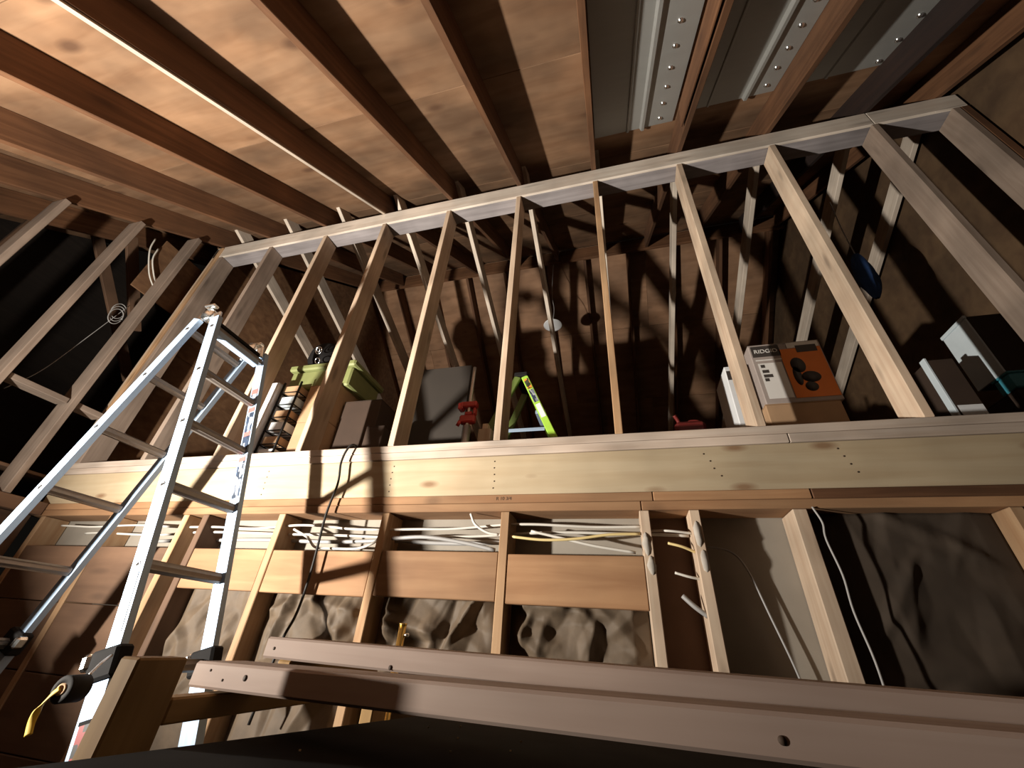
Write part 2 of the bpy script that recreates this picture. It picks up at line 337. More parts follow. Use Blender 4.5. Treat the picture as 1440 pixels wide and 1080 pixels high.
# panels behind the bays
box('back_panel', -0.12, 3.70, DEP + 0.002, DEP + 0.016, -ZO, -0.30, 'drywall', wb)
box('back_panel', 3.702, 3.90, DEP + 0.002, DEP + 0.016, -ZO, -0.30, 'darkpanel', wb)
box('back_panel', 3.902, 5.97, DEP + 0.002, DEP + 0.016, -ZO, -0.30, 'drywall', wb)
def kraft(x0, x1, z0, z1, yb, amp, seed, mat, nx=90, nz=100):
    rg = random.Random(seed); vs, fs = [], []
    # crumpled paper: sharp random folds over a soft bulge
    H = []; folds = []
    for k in range(20):
        t = rg.uniform(0, math.pi) if k % 3 else rg.uniform(1.1, 2.0)
        folds.append((x0 + (x1 - x0) * rg.random(), z1 - 0.5 * (z1 - z0) * rg.random() ** 1.2, math.cos(t), math.sin(t), rg.uniform(0.08, 0.24), rg.uniform(0.035, 0.10), rg.uniform(0.5, 1.0) * rg.choice((1, 1, -0.6))))
    for j in range(nz + 1):
        for i in range(nx + 1):
            u = i / nx; v = j / nz; x = x0 + (x1 - x0) * u; z = z0 + (z1 - z0) * v
            h = 0.8 * noise.noise(Vec((x * 5, z * 4, seed * 1.7)))
            for fx, fz, ca_, sa_, ln, wd_, am in folds:
                al = (x - fx) * ca_ + (z - fz) * sa_; ac = -(x - fx) * sa_ + (z - fz) * ca_
                e_ = 1 - abs(al) / ln
                if e_ > 0:
                    q_ = 1 - abs(ac + 0.15 * al) / (wd_ * (0.35 + 0.65 * e_))
                    if q_ > 0: h += am * q_ * min(1, e_ * 2)
            H.append(h)
    lo = min(H); hi = max(H)
    for j in range(nz + 1):
        for i in range(nx + 1):
            u = i / nx; v = j / nz; x = x0 + (x1 - x0) * u; z = z0 + (z1 - z0) * v
            h = (H[j * (nx + 1) + i] - lo) / (hi - lo + 1e-6)
            edge = min(1, min(u, 1 - u) * 9)
            vs.append((x, yb - amp * 1.5 * h * edge , z))
    for j in range(nz):
        for i in range(nx):
            a = j * (nx + 1) + i; fs.append((a, a + 1, a + nx + 2, a + nx + 1))
    o = pymesh('insulation_batt', vs, fs, mat, wb, ((x0 + x1) / 2, yb, (z0 + z1) / 2), True)
    md = o.modifiers.new('paper', 'SOLIDIFY'); md.thickness = 0.002
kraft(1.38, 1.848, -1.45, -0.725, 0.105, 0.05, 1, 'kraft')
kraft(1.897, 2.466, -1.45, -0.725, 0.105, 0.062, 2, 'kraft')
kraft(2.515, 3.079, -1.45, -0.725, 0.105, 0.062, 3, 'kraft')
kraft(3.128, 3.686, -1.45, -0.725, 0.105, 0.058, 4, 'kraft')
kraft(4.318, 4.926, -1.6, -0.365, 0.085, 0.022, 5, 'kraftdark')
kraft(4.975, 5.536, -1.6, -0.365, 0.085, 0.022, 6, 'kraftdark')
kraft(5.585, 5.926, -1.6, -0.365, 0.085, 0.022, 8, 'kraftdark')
# nail heads in columns on the rim board and a pencilled note on the plate below
for cx, z0, n, sl in ((1.66, -0.12, 5, 0.01), (2.47, -0.12, 5, 0.0), (3.03, -0.115, 5, 0.0), (3.99, -0.12, 4, 0.04), (4.50, -0.12, 4, 0.03)):
    for i in range(n):
        mw = Matrix.Translation(Vec((cx + sl * i * 0.4 + random.uniform(-.004, .004), 0.0055, z0 - i * 0.034 + ZO))) @ Matrix.Rotation(math.pi / 2, 4, 'X')
        lathe('nail_head', [(0.0, 0.001), (0.0035, 0.001), (0.0035, -0.001)], mw, 'pencil', rim, 8)
text('pencil_note', 'R 10 3/4', 0.022, Matrix.Translation(Vec((3.09, -0.0006, -0.305 + ZO))) @ Matrix.Rotation(math.pi / 2, 4, 'X'), 'pencil', wb, 0.0003)
# loft floor behind
for i in range(3):
    box('floor_sheet', -0.1 + i * 2.03, -0.1 + i * 2.03 + 2.025, DEP + 0.004, YE_, -0.101, -0.083, 'loftfloor', wb, long=0)

# ------------------------------------------------------------------ the roof: rafters and plywood
ce = root('ceiling', (0, 0, 2.3), kind='structure')
RB = 2.325; RH = 0.19
YR = 2.15
def raft(xr, mat, y0=-3.4, y1=YR - 0.03, h=RH, wd=STUD, nm='rafter'):
    c = lambda y: (xr - wd / 2, y - SA * h / 2, RB + y * T + CA * h / 2)
    p0 = Vec(c(y0)); p1 = Vec(c(y1)); off = Vec((0, -SA, CA)) * 0
    # centre line shifted perpendicular to the slope
    q = lambda y: Vec((xr - wd / 2, y, RB + y * T)) + Vec((0, -SA, CA)) * (h / 2)
    return lumber(nm, q(y0), q(y1), h, wd, (0, -SA, CA), mat, ce)
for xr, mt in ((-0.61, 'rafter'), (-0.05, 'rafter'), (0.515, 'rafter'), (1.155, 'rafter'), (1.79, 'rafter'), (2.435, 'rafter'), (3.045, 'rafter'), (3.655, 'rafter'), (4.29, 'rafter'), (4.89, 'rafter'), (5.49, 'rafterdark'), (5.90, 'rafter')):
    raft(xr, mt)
lumber('lath', (1.772, -3.4, RB - 3.4 * T - 0.006), (1.772, -0.01, RB - 0.01 * T - 0.006), 0.012, 0.024, (0, -SA, CA), 'rafterpale', ce, 0.001)
raft(4.238, 'rafter', y1=-0.28, h=0.15, wd=0.012, nm='strip')
def decksheet(x0, x1, y0, y1, mat, off=RH):
    q = lambda y: Vec(((x0 + x1) / 2, y, RB + y * T)) + Vec((0, -SA, CA)) * (off + 0.0065)
    a, b = q(y0), q(y1); mw = frame((1, 0, 0), (b - a)); mw.translation = (a + b) / 2 + Vec((0, 0, ZO))
    link('plywood_sheet', boxmesh(x1 - x0, (b - a).length, 0.012, 0.001).copy(), mw, ce, mat)
rows = (-3.4, -1.72, -0.80, 0.20, 1.17, 2.26)
for i in range(5):
    xs = (-1.3, 1.13, 3.63, 6.05) if i % 2 == 0 else (-1.3, 0.0, 2.42, 3.63, 6.05)
    for a, b in zip(xs[:-1], xs[1:]): decksheet(a + 0.002, b - 0.002, rows[i] + 0.0015, rows[i + 1] - 0.0015, 'deck')
# galvanised sheets between the right-hand rafters, with ribs and a row of dimples
def ventsheet(x0, x1, y0, y1, xd, ribs, dys):
    n = Vec((0, -SA, CA)); s = Vec((0, CA, SA)); L = (y1 - y0) / CA
    O = Vec((x0, y0, RB + y0 * T)) + n * (RH - 0.012)
    prof = [(0.0, 0.0)]
    for r, wd_, hh in ribs: prof += [(r - wd_, 0), (r - wd_ * 0.45, -hh), (r + wd_ * 0.45, -hh), (r + wd_, 0)]
    prof += [(x1 - x0, 0.0)]
    vs, fs = [], []
    for j in (0, 1):
        for th in (0, 0.002):
            for px, ph in prof: vs.append(O + Vec((px, 0, 0)) + n * (ph + th) + s * (L * j))
    m = len(prof)
    for th in (0, 1):
        for i in range(m - 1): fs.append((th * m + i, th * m + i + 1, 2 * m + th * m + i + 1, 2 * m + th * m + i))
    for j in (0, 1):
        for i in range(m - 1): fs.append((2 * m * j + i, 2 * m * j + i + 1, 2 * m * j + m + i + 1, 2 * m * j + m + i))
    sh = pymesh('metal_sheet', vs, fs, 'metal', ce, O)
    fr = Matrix((Vec((1, 0, 0)), s, n)).transposed().to_4x4()
    prof2 = [(0.017, 0.0), (0.015, -0.006), (0.010, -0.011), (0.004, -0.014), (0.0003, -0.0145)]
    me0 = None
    for yd in dys:
        mw = fr.copy(); mw.translation = Vec((xd, yd, RB + yd * T)) + n * (RH - 0.0122) + Vec((0, 0, ZO))
        if me0 is None: o = lathe('dimple', prof2, mw, 'bright', sh, 12); me0 = o.data
        else: link('dimple', me0, mw, sh, 'bright')
ventsheet(3.665, 4.222, -2.6, -0.09, 4.125, ((0.24, 0.012, 0.012), (0.345, 0.02, 0.022)), [-0.29 - 0.137 * i for i in range(-1, 9)])
ventsheet(4.30, 4.85, -2.6, -0.16, 4.778, ((0.14, 0.010, 0.008), (0.375, 0.02, 0.022)), [-0.23 - 0.13 * i for i in range(0, 9)])
ventsheet(4.90, 5.45, -2.6, -0.17, 5.412, ((0.25, 0.014, 0.010),), [-0.21 - 0.138 * i for i in range(0, 9)])
# ridge, back slope rafters and their plywood
box('ridge_board', -1.3, 6.02, YR - 0.019, YR + 0.019, RB + YR * T - 0.03, RB + YR * T + 0.2, 'rafter', ce)
nb = Vec((0, SA, CA)); YE = 6.1
bq = lambda x, y, o: Vec((x, y, RB + (2 * YR - y) * T)) + nb * o
for k in range(0, 11):
    x = k * SP - 0.25 + (0.02 if k == 0 else 0)
    lumber('back_rafter', bq(x, YR + 0.03, RH / 2), bq(x, YE, RH / 2), RH, STUD, nb, 'rafter', ce)
for i, (ya, yb) in enumerate(((YR - 0.11, 3.08), (3.083, 4.05), (4.053, 5.03), (5.033, YE))):
    xs = (-1.3, 1.83, 4.27, 6.05) if i % 2 == 0 else (-1.3, 0.6, 3.05, 6.05)
    for xa, xb in zip(xs[:-1], xs[1:]):
        pa = bq((xa + xb) / 2, ya, RH + 0.0065); pb = bq((xa + xb) / 2, yb, RH + 0.0065)
        mw = frame((1, 0, 0), pb - pa); mw.translation = (pa + pb) / 2 + Vec((0, 0, ZO))
        link('plywood_sheet', boxmesh(xb - xa - 0.003, (pb - pa).length, 0.012, 0.001).copy(), mw, ce, 'fardeck')
box('eave_board', -1.3, 6.05, YE, YE + 0.03, -0.1, 1.75, 'fardeck', ce)
# struts falling back from the wall line to the loft floor, one at each stud
for k in range(0, 11):
    x = k * SP if k < 10 else 5.93
    h = 0.14; n = Vec((0, TF, 1)).normalized()
    pa = Vec((x + 0.012, -0.06, 2.515 + TF * 0.06)) + n * (h / 2); pb = Vec((x + 0.012, 5.9, 2.515 - TF * 5.9)) + n * (h / 2)
    lumber('strut', pa, pb, h, 0.036, n, 'farrafter', ce)

# ------------------------------------------------------------------ left gable wall
wl = root('wall_left', (-0.07, -0.8, -ZO), kind='structure')
for yc in (-0.225, -0.605, -0.985, -1.39, -1.80, -2.2):
    top = RB + (yc - 0.02) * T - 0.004
    box('stud', -0.14, 0.0, yc - 0.019, yc + 0.019, -0.283, top, 'greystud', wl)
for a, b, z in ((-0.20, -0.016, 0.385), (-0.58, -0.248, 0.385)):
    box('blocking', -0.14, -0.03, a + 0.004, b - 0.002, z - 0.05, z - 0.012, 'greystud', wl)
box('wall_plate', -0.14, -0.002, -2.4, -0.004, -0.363, -0.285, 'brownboard', wl)
for z1, z0 in ((-0.365, -0.66), (-0.664, -0.96), (-0.964, -1.26), (-1.264, -1.70)):
    box('sheathing_board', -0.10, -0.062, -2.4, -0.016, z0, z1, 'brownboard', wl)
box('gable_panel', -0.165, -0.145, 0.15, 3.2, -0.1, 1.12, 'osb', wl, long=1)
box('gable_panel', -0.165, -0.145, 0.15, 3.2, 1.123, 2.34, 'osb', wl, long=1)
zl = lambda y: RB + (y if y < YR else 2 * YR - y) * T - 0.01
vs_ = [(0.0, 2.343), (0.06, zl(0.06)), (YR, zl(YR)), (4.1, zl(4.1)), (4.1, 2.343)]
pymesh('gable_panel', [(-0.165, y, z) for y, z in vs_] + [(-0.145, y, z) for y, z in vs_], [(0, 1, 2, 3, 4), (5, 6, 7, 8, 9)] + [(i, (i + 1) % 5, 5 + (i + 1) % 5, 5 + i) for i in range(5)], 'osb', wl, (-0.155, 1.5, 2.5))
box('gable_panel', -0.165, -0.145, 3.203, 6.0, -0.1, 1.3, 'osb', wl, long=1)
# things beyond the open studs
box('back_stud', -0.75, -0.71, -0.9, -0.81, -0.3, 1.75, 'brownboard', wl)
lumber('brace', (-0.42, -0.47, 1.98), (-0.42, -0.02, 1.25), 0.09, 0.03, (0, .7, .5), 'brownboard', wl)
lumber('brace', (-0.8, -0.55, 2.05), (-0.8, 0.35, 1.0), 0.09, 0.03, (0, .7, .5), 'brownboard', wl)
box('gable_panel', -0.20, -0.185, -0.34, 0.14, 1.45, 2.02, 'osb', wl, long=1)
box('void_backdrop', -1.42, -1.4, -2.6, 0.6, -0.4, 2.4, 'voidboard', wl, long=1)  # added backdrop sheet, coloured dark for the unlit void beyond the studs
box('loft_board', -1.4, -0.15, -2.4, 0.5, -0.12, -0.10, 'brownboard', wl)

# ------------------------------------------------------------------ right gable wall
wr = root('wall_right', (6.02, -1.0, -ZO), kind='structure')
for z0, z1 in ((-ZO, -0.3), (-0.297, 0.92)):
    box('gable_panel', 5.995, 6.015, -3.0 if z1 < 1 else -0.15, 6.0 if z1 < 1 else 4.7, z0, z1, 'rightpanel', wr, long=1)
def gablepoly(x0, x1, pts, mat, parent):
    m = len(pts); vs = [(x0, y, z) for y, z in pts] + [(x1, y, z) for y, z in pts]
    pymesh('gable_panel', vs, [tuple(range(m)), tuple(range(m, 2 * m))] + [(i, (i + 1) % m, m + (i + 1) % m, m + i) for i in range(m)], mat, parent, (x0, 1.0, 1.5))
zt = lambda y: RB + (y if y < YR else 2 * YR - y) * T + 0.2
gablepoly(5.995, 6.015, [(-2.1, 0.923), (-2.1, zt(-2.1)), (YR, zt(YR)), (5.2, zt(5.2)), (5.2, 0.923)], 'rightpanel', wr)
for yc in (-0.62, -1.23, -1.84):
    box('stud', 5.95, 5.99, yc - 0.06, yc + 0.06, -ZO, RB + (yc - 0.06) * T - 0.01, 'rightpanel', wr)

# ------------------------------------------------------------------ aluminium ladder
ld_ = root('folding_ladder', (1.5, -0.47, -ZO), label='tall aluminium folding ladder opened as an A-frame beside the loft wall', cat='ladder')
nR0 = Vec((1.597, -0.640, 0.444)); dR = Vec((0.3035, 0, -0.9528)); nL0 = Vec((1.413, -0.634, 0.456)); dL = Vec((-0.2888, 0, -0.9573))
def channel(name, p, d, e, s0, s1, wid, dep, ysign, mat, parent, t=0.004):
    """C-channel rail: web of width wid in the plane of d and e, flanges of depth dep going in +ysign y"""
    prof = [(-wid / 2, 0), (wid / 2, 0), (wid / 2, dep), (wid / 2 - t, dep), (wid / 2 - t, t), (-wid / 2 + t, t), (-wid / 2 + t, dep), (-wid / 2, dep)]
    m = len(prof); c = (s0 + s1) / 2; vs = []
    for s in (s0 - c, s1 - c):
        for a, b in prof: vs.append((s, a, b))
    fs = [(i, (i + 1) % m, m + (i + 1) % m, m + i) for i in range(m)]
    for o in (0, m): fs += [(o, o + 1, o + 4, o + 5), (o + 1, o + 2, o + 3, o + 4), (o + 5, o + 6, o + 7, o)]
    me = bpy.data.meshes.new(name); me.from_pydata(vs, [], fs); me.update()
    bm = bmesh.new(); bm.from_mesh(me); bmesh.ops.recalc_face_normals(bm, faces=bm.faces); bm.to_mesh(me); bm.free()
    mw = Matrix((d, e, Vec((0, ysign, 0)))).transposed().to_4x4(); mw.translation = p + d * c + Vec((0, 0, ZO))
    return link(name, me, mw, parent, mat)
WEB = 0.052; WID = 0.342
for side, (p, d) in enumerate(((nR0, dR), (nL0, dL))):
    e = Vec((-d.z, 0, d.x))
    smax = (p.z + ZO) / -d.z
    for far in (0, 1):
        q = p + Vec((0, WID if far else 0, 0)); ys = 1
        rail = channel('rail', q, d, e, -0.075, 1.60, WEB, 0.026, ys, 'alu', ld_)
        q2 = q + Vec((0, -0.008, 0))
        outer = channel('outer_rail', q2, d, e, 1.56, smax - 0.03, WEB + 0.014, 0.034, ys, 'alu', ld_)
        fr = Matrix((d, e, d.cross(e))).transposed().to_4x4()
        # lock and rubber foot
        mw = fr.copy(); mw.translation = q + d * 1.515 + Vec((0, 0.006 * ys, ZO))
        lk = link('rail_lock', boxmesh(0.085, WEB + 0.05, 0.055, 0.008), mw, ld_, 'black')
        kn = fr.copy(); kn.translation = q + d * 1.50 - e * 0.055 * (1 if side == 0 else -1) + Vec((0, -0.01, ZO))
        link('lock_knob', boxmesh(0.045, 0.03, 0.04, 0.008), kn, lk, 'bright')
        ft = fr.copy(); ft.translation = q + d * (smax - 0.035) + Vec((0, 0, ZO))
        link('rubber_foot', boxmesh(0.07, WEB + 0.03, 0.05, 0.008), ft, ld_, 'black')
        # rung rivets show as dimples on the near rail webs
        for k in range(5):
            mw = Matrix((d, e, Vec((0, -1, 0)))).transposed().to_4x4(); mw.translation = q + d * (0.305 * k) + Vec((0, -0.0006, ZO))
            rv = lathe('rivet', [(0.010, 0.0), (0.010, 0.0012), (0.006, 0.0012), (0.0055, 0.0002), (0.0, 0.0002)], mw, 'bright', rail, 12)
            mw2 = mw.copy(); mw2.translation += Vec((0, -0.0009, 0))
            lathe('rivet_hole', [(0.0058, 0.0), (0.0, 0.0001)], mw2, 'black', rail, 10)
    for k in range(0, 9):
        s = 0.305 * k
        if s > smax - 0.15: break
        c = p + d * s; yw = 0.0 if s < 1.55 else 0.008
        mw = Matrix((Vec((0, 1, 0)), d, Vec((0, 1, 0)).cross(d))).transposed().to_4x4(); mw.translation = c + Vec((0, WID / 2, ZO))
        L = WID - 0.012 + 2 * yw
        # ribbed rung profile
        prof = []
        for i in range(24):
            a = 2 * math.pi * i / 24; r = 1 + 0.10 * math.cos(8 * a)
            ca, sa = math.cos(a), math.sin(a)
            prof.append((0.019 * math.copysign(abs(ca) ** 0.6, ca) * r, 0.016 * math.copysign(abs(sa) ** 0.6, sa) * r))
        key = ('rung', round(L, 3))
        if key not in MC:
            vs = [(-L / 2, a, b) for a, b in prof] + [(L / 2, a, b) for a, b in prof]
            fs = [(i, (i + 1) % 24, 24 + (i + 1) % 24, 24 + i) for i in range(24)] + [tuple(range(24))[::-1], tuple(range(24, 48))]
            me = bpy.data.meshes.new('rung'); me.from_pydata(vs, [], fs); me.update(); MC[key] = me
        link('rung', MC[key], mw, ld_, 'rung')
for sx, mt, hh in ((0.03, 'alu', 0.040), (-0.035, 'black', 0.022)):
    mw = Matrix((Vec((0, 1, 0)), dR, Vec((0, 1, 0)).cross(dR))).transposed().to_4x4(); mw.translation = nR0 + dR * sx + Vec((0.004, WID / 2, ZO))
    link('top_bar', boxmesh(WID - 0.06, hh, 0.034, 0.003), mw, ld_, mt)
# hinges at the apex
for far in (0, 1):
    y = -0.640 + (WID if far else 0)
    mw = Matrix.Translation(Vec((1.505, y + (0.02 if not far else -0.02), 0.545 + ZO))) @ Matrix.Rotation(math.pi / 2, 4, 'X')
    hg = lathe('hinge', [(0.0, -0.024), (0.036, -0.024), (0.040, -0.016), (0.040, 0.016), (0.036, 0.024), (0.020, 0.026), (0.014, 0.034), (0.0, 0.034)], mw, 'bright', ld_, 20)
    for (p, d) in ((nR0, dR), (nL0, dL)):
        e = Vec((-d.z, 0, d.x)); fr = Matrix((d, e, d.cross(e))).transposed().to_4x4(); fr.translation = p + d * -0.075 + Vec((0, (WID if far else 0) + (0.014 if not far else -0.014), ZO))
        link('hinge_leaf', boxmesh(0.085, 0.044, 0.016, 0.004), fr, hg, 'bright')
    tb = Matrix.Translation(Vec((1.505, y, 0.598 + ZO)))
    link('hinge_tab', boxmesh(0.07, 0.035, 0.018, 0.005), tb, hg, 'bright')
# stickers on the rails
def sticker(q, d, s0, s1, wid, mat, yoff, parent):
    e = Vec((-d.z, 0, d.x)); fr = Matrix((d, e, d.cross(e))).transposed().to_4x4(); fr.translation = q + d * ((s0 + s1) / 2) + Vec((0, yoff, ZO))
    return link('sticker', boxmesh(s1 - s0, wid, 0.0012, 0), fr, parent, mat)
farR = nR0 + Vec((0, WID, 0))
for s0, s1, mt in ((0.33, 0.36, 'pink'), (0.365, 0.49, 'label'), (0.49, 0.515, 'pink'), (0.515, 0.60, 'label'), (0.64, 0.665, 'pink'), (0.665, 0.86, 'label'), (0.20, 0.235, 'pink'), (0.235, 0.285, 'label')):
    sticker(farR, dR, s0, s1, 0.036, mt, -0.0010, ld_)
sticker(nR0, dR, 1.25, 1.43, 0.030, 'label', -0.0010, ld_)
sticker(nR0, dR, 1.65, 1.66, 0.046, 'black', -0.0095, ld_)
sticker(nR0, dR, 1.66, 1.86, 0.036, 'labelred', -0.0095, ld_)

# ------------------------------------------------------------------ foreground planks on a stand
def plank(name, p0, p1, wid, th, label):
    p0 = Vec(p0); p1 = Vec(p1); d = (p1 - p0).normalized(); back = Vec((0, 0, 1)).cross(d); up = d.cross(back)
    if back.y < 0: back = -back
    c = back * (wid / 2) - up * (th / 2)
    o = lumber(name, p0 + c, p1 + c, wid, th, back, 'board', None, 0.004)
    return tag(o, label, 'lumber', 'loose planks on the stand')
pA = plank('lumber_plank', (2.852, -0.918, -0.893), (5.2, -1.26, -0.893), 0.14, 0.038, 'grey loose plank lying nearest the wall with its end cut beyond the ladder')
pB = plank('lumber_plank', (2.835, -1.055, -0.936), (4.9, -1.415, -0.893), 0.10, 0.039, 'front grey plank with a dark nail hole, lower and nearer than the other plank')
def holes(pl, p0, p1, th, items):
    p0 = Vec(p0); d = (Vec(p1) - p0).normalized(); back = Vec((0, 0, 1)).cross(d)
    for s_, dn, r_ in items:
        c = p0 + d * s_ - Vec((0, 0, dn)) - back * 0.0006
        mw = Matrix((d, Vec((0, 0, 1)), -back)).transposed().to_4x4(); mw.translation = c + Vec((0, 0, ZO))
        lathe('nail_hole', [(0.0, 0.0003), (r_, 0.0003), (r_, -0.0003)], mw, 'pencil', pl, 12)
holes(pA, (2.852, -0.918, -0.893), (5.2, -1.26, -0.893), 0.038, ((0.335, 0.032, 0.004), (1.15, 0.030, 0.006), (0.03, 0.02, 0.003)))
holes(pB, (2.835, -1.055, -0.936), (4.9, -1.415, -0.893), 0.039, ((0.145, 0.018, 0.0045), (0.93, 0.022, 0.004), (0.05, 0.012, 0.002), (0.09, 0.024, 0.002)))
st = root('sawhorse', (2.9, -1.0, -ZO), label='brown wooden stand with a square post carrying the two loose planks', cat='sawhorse')
box('post', 2.880, 2.917, -1.228, -1.146, -ZO, -0.926, 'horse', st)
box('lower_beam', 2.882, 2.915, -1.145, -0.52, -1.012, -0.978, 'horse', st)
box('post', 2.880, 2.917, -0.518, -0.44, -ZO, -0.98, 'horse', st)
box('pad', 2.882, 2.915, -0.90, -0.53, -0.9775, -0.9325, 'horse', st)
box('post', 4.73, 4.77, -1.54, -1.46, -ZO, -0.98, 'horse', st)
box('post', 4.73, 4.77, -1.09, -1.01, -ZO, -0.98, 'horse', st)
box('cross_beam', 4.73, 4.77, -1.54, -1.01, -0.979, -0.937, 'horse', st)
bn = root('workbench', (3.8, -0.8, -ZO), label='black workbench under the loose planks at the bottom edge of the photo', cat='bench')
pl = [(2.96, -1.36), (3.26, -0.33), (4.62, -0.36), (4.62, -1.36)]
pymesh('bench_top', [(x, y, -1.02) for x, y in pl] + [(x, y, -1.07) for x, y in pl], [(0, 3, 2, 1), (4, 5, 6, 7), (0, 1, 5, 4), (1, 2, 6, 5), (2, 3, 7, 6), (3, 0, 4, 7)], 'bench', bn, (3.8, -0.8, -1.04))
for x, y in ((3.06, -1.28), (3.34, -0.42), (4.52, -0.44), (4.52, -1.28)): box('leg', x - 0.035, x + 0.035, y - 0.035, y + 0.035, -ZO, -1.072, 'black', bn)
vs, fs = [], []
for i in range(9):
    cx = 3.12 + random.random() * 0.5; cy = -1.15 + random.random() * 0.45; o_ = len(vs)
    for dz in (-1.0198, -1.0178):
        for dx, dy in ((-.0016, -.0008), (.0016, -.0006), (.001, .001), (-.0016, .0006)): vs.append((cx + dx, cy + dy, dz))
    fs += [tuple(o_ + q for q in f) for f in ((0, 1, 2, 3), (7, 6, 5, 4), (0, 4, 5, 1), (1, 5, 6, 2), (2, 6, 7, 3), (3, 7, 4, 0))]
tag(pymesh('sawdust', vs, fs, 'sawdust', None, (3.4, -0.9, -1.02)), 'pale specks of sawdust scattered on the black workbench', 'sawdust', kind='stuff')
tb_ = root('tool_case', (3.85, -1.32, -1.02), label='small black tool case on the bench below the front plank', cat='case')
box('case_body', 3.72, 4.05, -1.345, -1.285, -1.0199, -0.990, 'black', tb_); box('case_lid', 3.715, 4.055, -1.35, -1.28, -0.9899, -0.980, 'rubber', tb_)

# reel with a yellow strap hanging by the ladder lock
re_ = root('strap_reel', (2.158, -0.75, -1.10), label='dark round reel with a yellow strap hanging beside the ladder lock', cat='reel')
mw = Matrix.Translation(Vec((2.158, -0.772, -1.045 + ZO))) @ Matrix.Rotation(math.radians(8), 4, 'Z') @ Matrix.Rotation(math.radians(90), 4, 'X')
lathe('reel_body', [(0.014, -0.028), (0.028, -0.028), (0.031, -0.025), (0.031, 0.025), (0.028, 0.028), (0.014, 0.028), (0.014, -0.028)], mw, 'rubber', re_, 24)
lathe('reel_core', [(0.009, -0.030), (0.0135, -0.030), (0.0135, 0.030), (0.009, 0.030), (0.009, -0.030)], mw, 'card', re_, 16)
tube('hook', [(2.156, -0.745, -1.016), (2.13, -0.71, -0.99), (2.095, -0.668, -0.975)], 0.004, 'steel', re_, 6)
tube('strap', [(2.160, -0.803, -1.043), (2.150, -0.808, -1.058), (2.140, -0.812, -1.085), (2.142, -0.813, -1.11), (2.155, -0.813, -1.135)], 0.008, 'yellow', re_, 8, flat=0.35)

# ------------------------------------------------------------------ cables in the wall
def cab(pts, r, mat, label, name='electrical_cable', group='cables in the lower wall'):
    o = tube(name, pts, r, mat, None, 7, True, 6); return tag(o, label, 'cable', group)
def run(z, y, x0, x1, amp, seed, r, mat, label):
    pts = []; x = x0; i = 0
    while x < x1 - 0.05:
        pts.append((x, y + 0.008 * math.sin(i * 1.3 + seed), z + amp * noise.noise(Vec((x * 2.2, seed * 5.3, 0.4))))); x += 0.14; i += 1
    pts.append((x1, y, z + amp * noise.noise(Vec((x1 * 2.2, seed * 5.3, 0.4)))))
    return cab(pts, r, mat, label)
run(-0.420, 0.045, 0.15, 3.70, 0.03, 1, 0.006, 'cable', 'topmost white cable running level through the lower studs')
run(-0.452, 0.075, 0.35, 3.88, 0.035, 2, 0.0065, 'cable', 'white cable just below the topmost one in the lower wall')
run(-0.482, 0.112, 0.9, 3.08, 0.012, 3, 0.010, 'cablegrey', 'thick grey cable along the top of the wooden blocks')
cab([(1.96, 0.02, -0.44), (2.06, 0.018, -0.48), (2.12, 0.02, -0.525), (2.20, 0.022, -0.53), (2.36, 0.02, -0.53), (2.45, 0.02, -0.50), (2.47, 0.02, -0.46)], 0.006, 'cable', 'white cable looping down left of the hanging black cord')
cab([(2.53, 0.04, -0.478), (2.72, 0.02, -0.475), (2.92, 0.02, -0.50), (3.06, 0.02, -0.528)], 0.009, 'cablegrey', 'grey cable sloping down to the block beside the middle lower stud')
cab([(2.93, 0.012, -0.37), (2.96, 0.008, -0.42), (3.02, 0.008, -0.455), (3.075, 0.008, -0.465)], 0.006, 'cable', 'short white cable end bent over left of the middle lower stud')
cab([(3.13, 0.02, -0.47), (3.28, 0.012, -0.485), (3.42, 0.01, -0.48), (3.56, 0.012, -0.462), (3.685, 0.015, -0.458)], 0.006, 'cableyellow', 'yellow cable crossing the bay right of the middle lower stud')
cab([(3.22, 0.028, -0.445), (3.36, 0.026, -0.475), (3.50, 0.028, -0.505), (3.66, 0.03, -0.528)], 0.006, 'cable', 'white cable dropping diagonally behind the yellow cable')
cab([(3.73, 0.08, -0.43), (3.80, 0.03, -0.442), (3.89, 0.03, -0.452)], 0.005, 'cable', 'upper short white cable between the two plastered studs')
cab([(3.79, 0.03, -0.49), (3.84, 0.02, -0.505), (3.89, 0.03, -0.525)], 0.0055, 'cableyellow', 'tan cable stub entering the second plastered stud')
cab([(3.80, 0.03, -0.60), (3.85, 0.02, -0.615), (3.89, 0.03, -0.62)], 0.005, 'cable', 'lower short white cable between the two plastered studs')
cab([(3.815, 0.03, -0.68), (3.85, 0.02, -0.715), (3.89, 0.02, -0.745)], 0.009, 'cablegrey', 'grey tube stub leaning on the second plastered stud')
cab([(3.93, 0.11, -0.485), (4.025, 0.10, -0.504), (4.075, 0.10, -0.569), (4.118, 0.10, -0.736), (4.158, 0.10, -0.912), (4.17, 0.10, -1.05)], 0.004, 'cablegrey', 'thin cable arching down the grey panel right of the plastered studs')
cab([(4.33, -0.006, -0.36), (4.345, -0.008, -0.42), (4.338, -0.008, -0.48), (4.35, -0.008, -0.60), (4.344, -0.008, -0.71), (4.355, -0.006, -0.85), (4.35, -0.006, -1.0)], 0.0038, 'cablegrey', 'pale cable stapled down the edge of the rightmost bright lower stud')
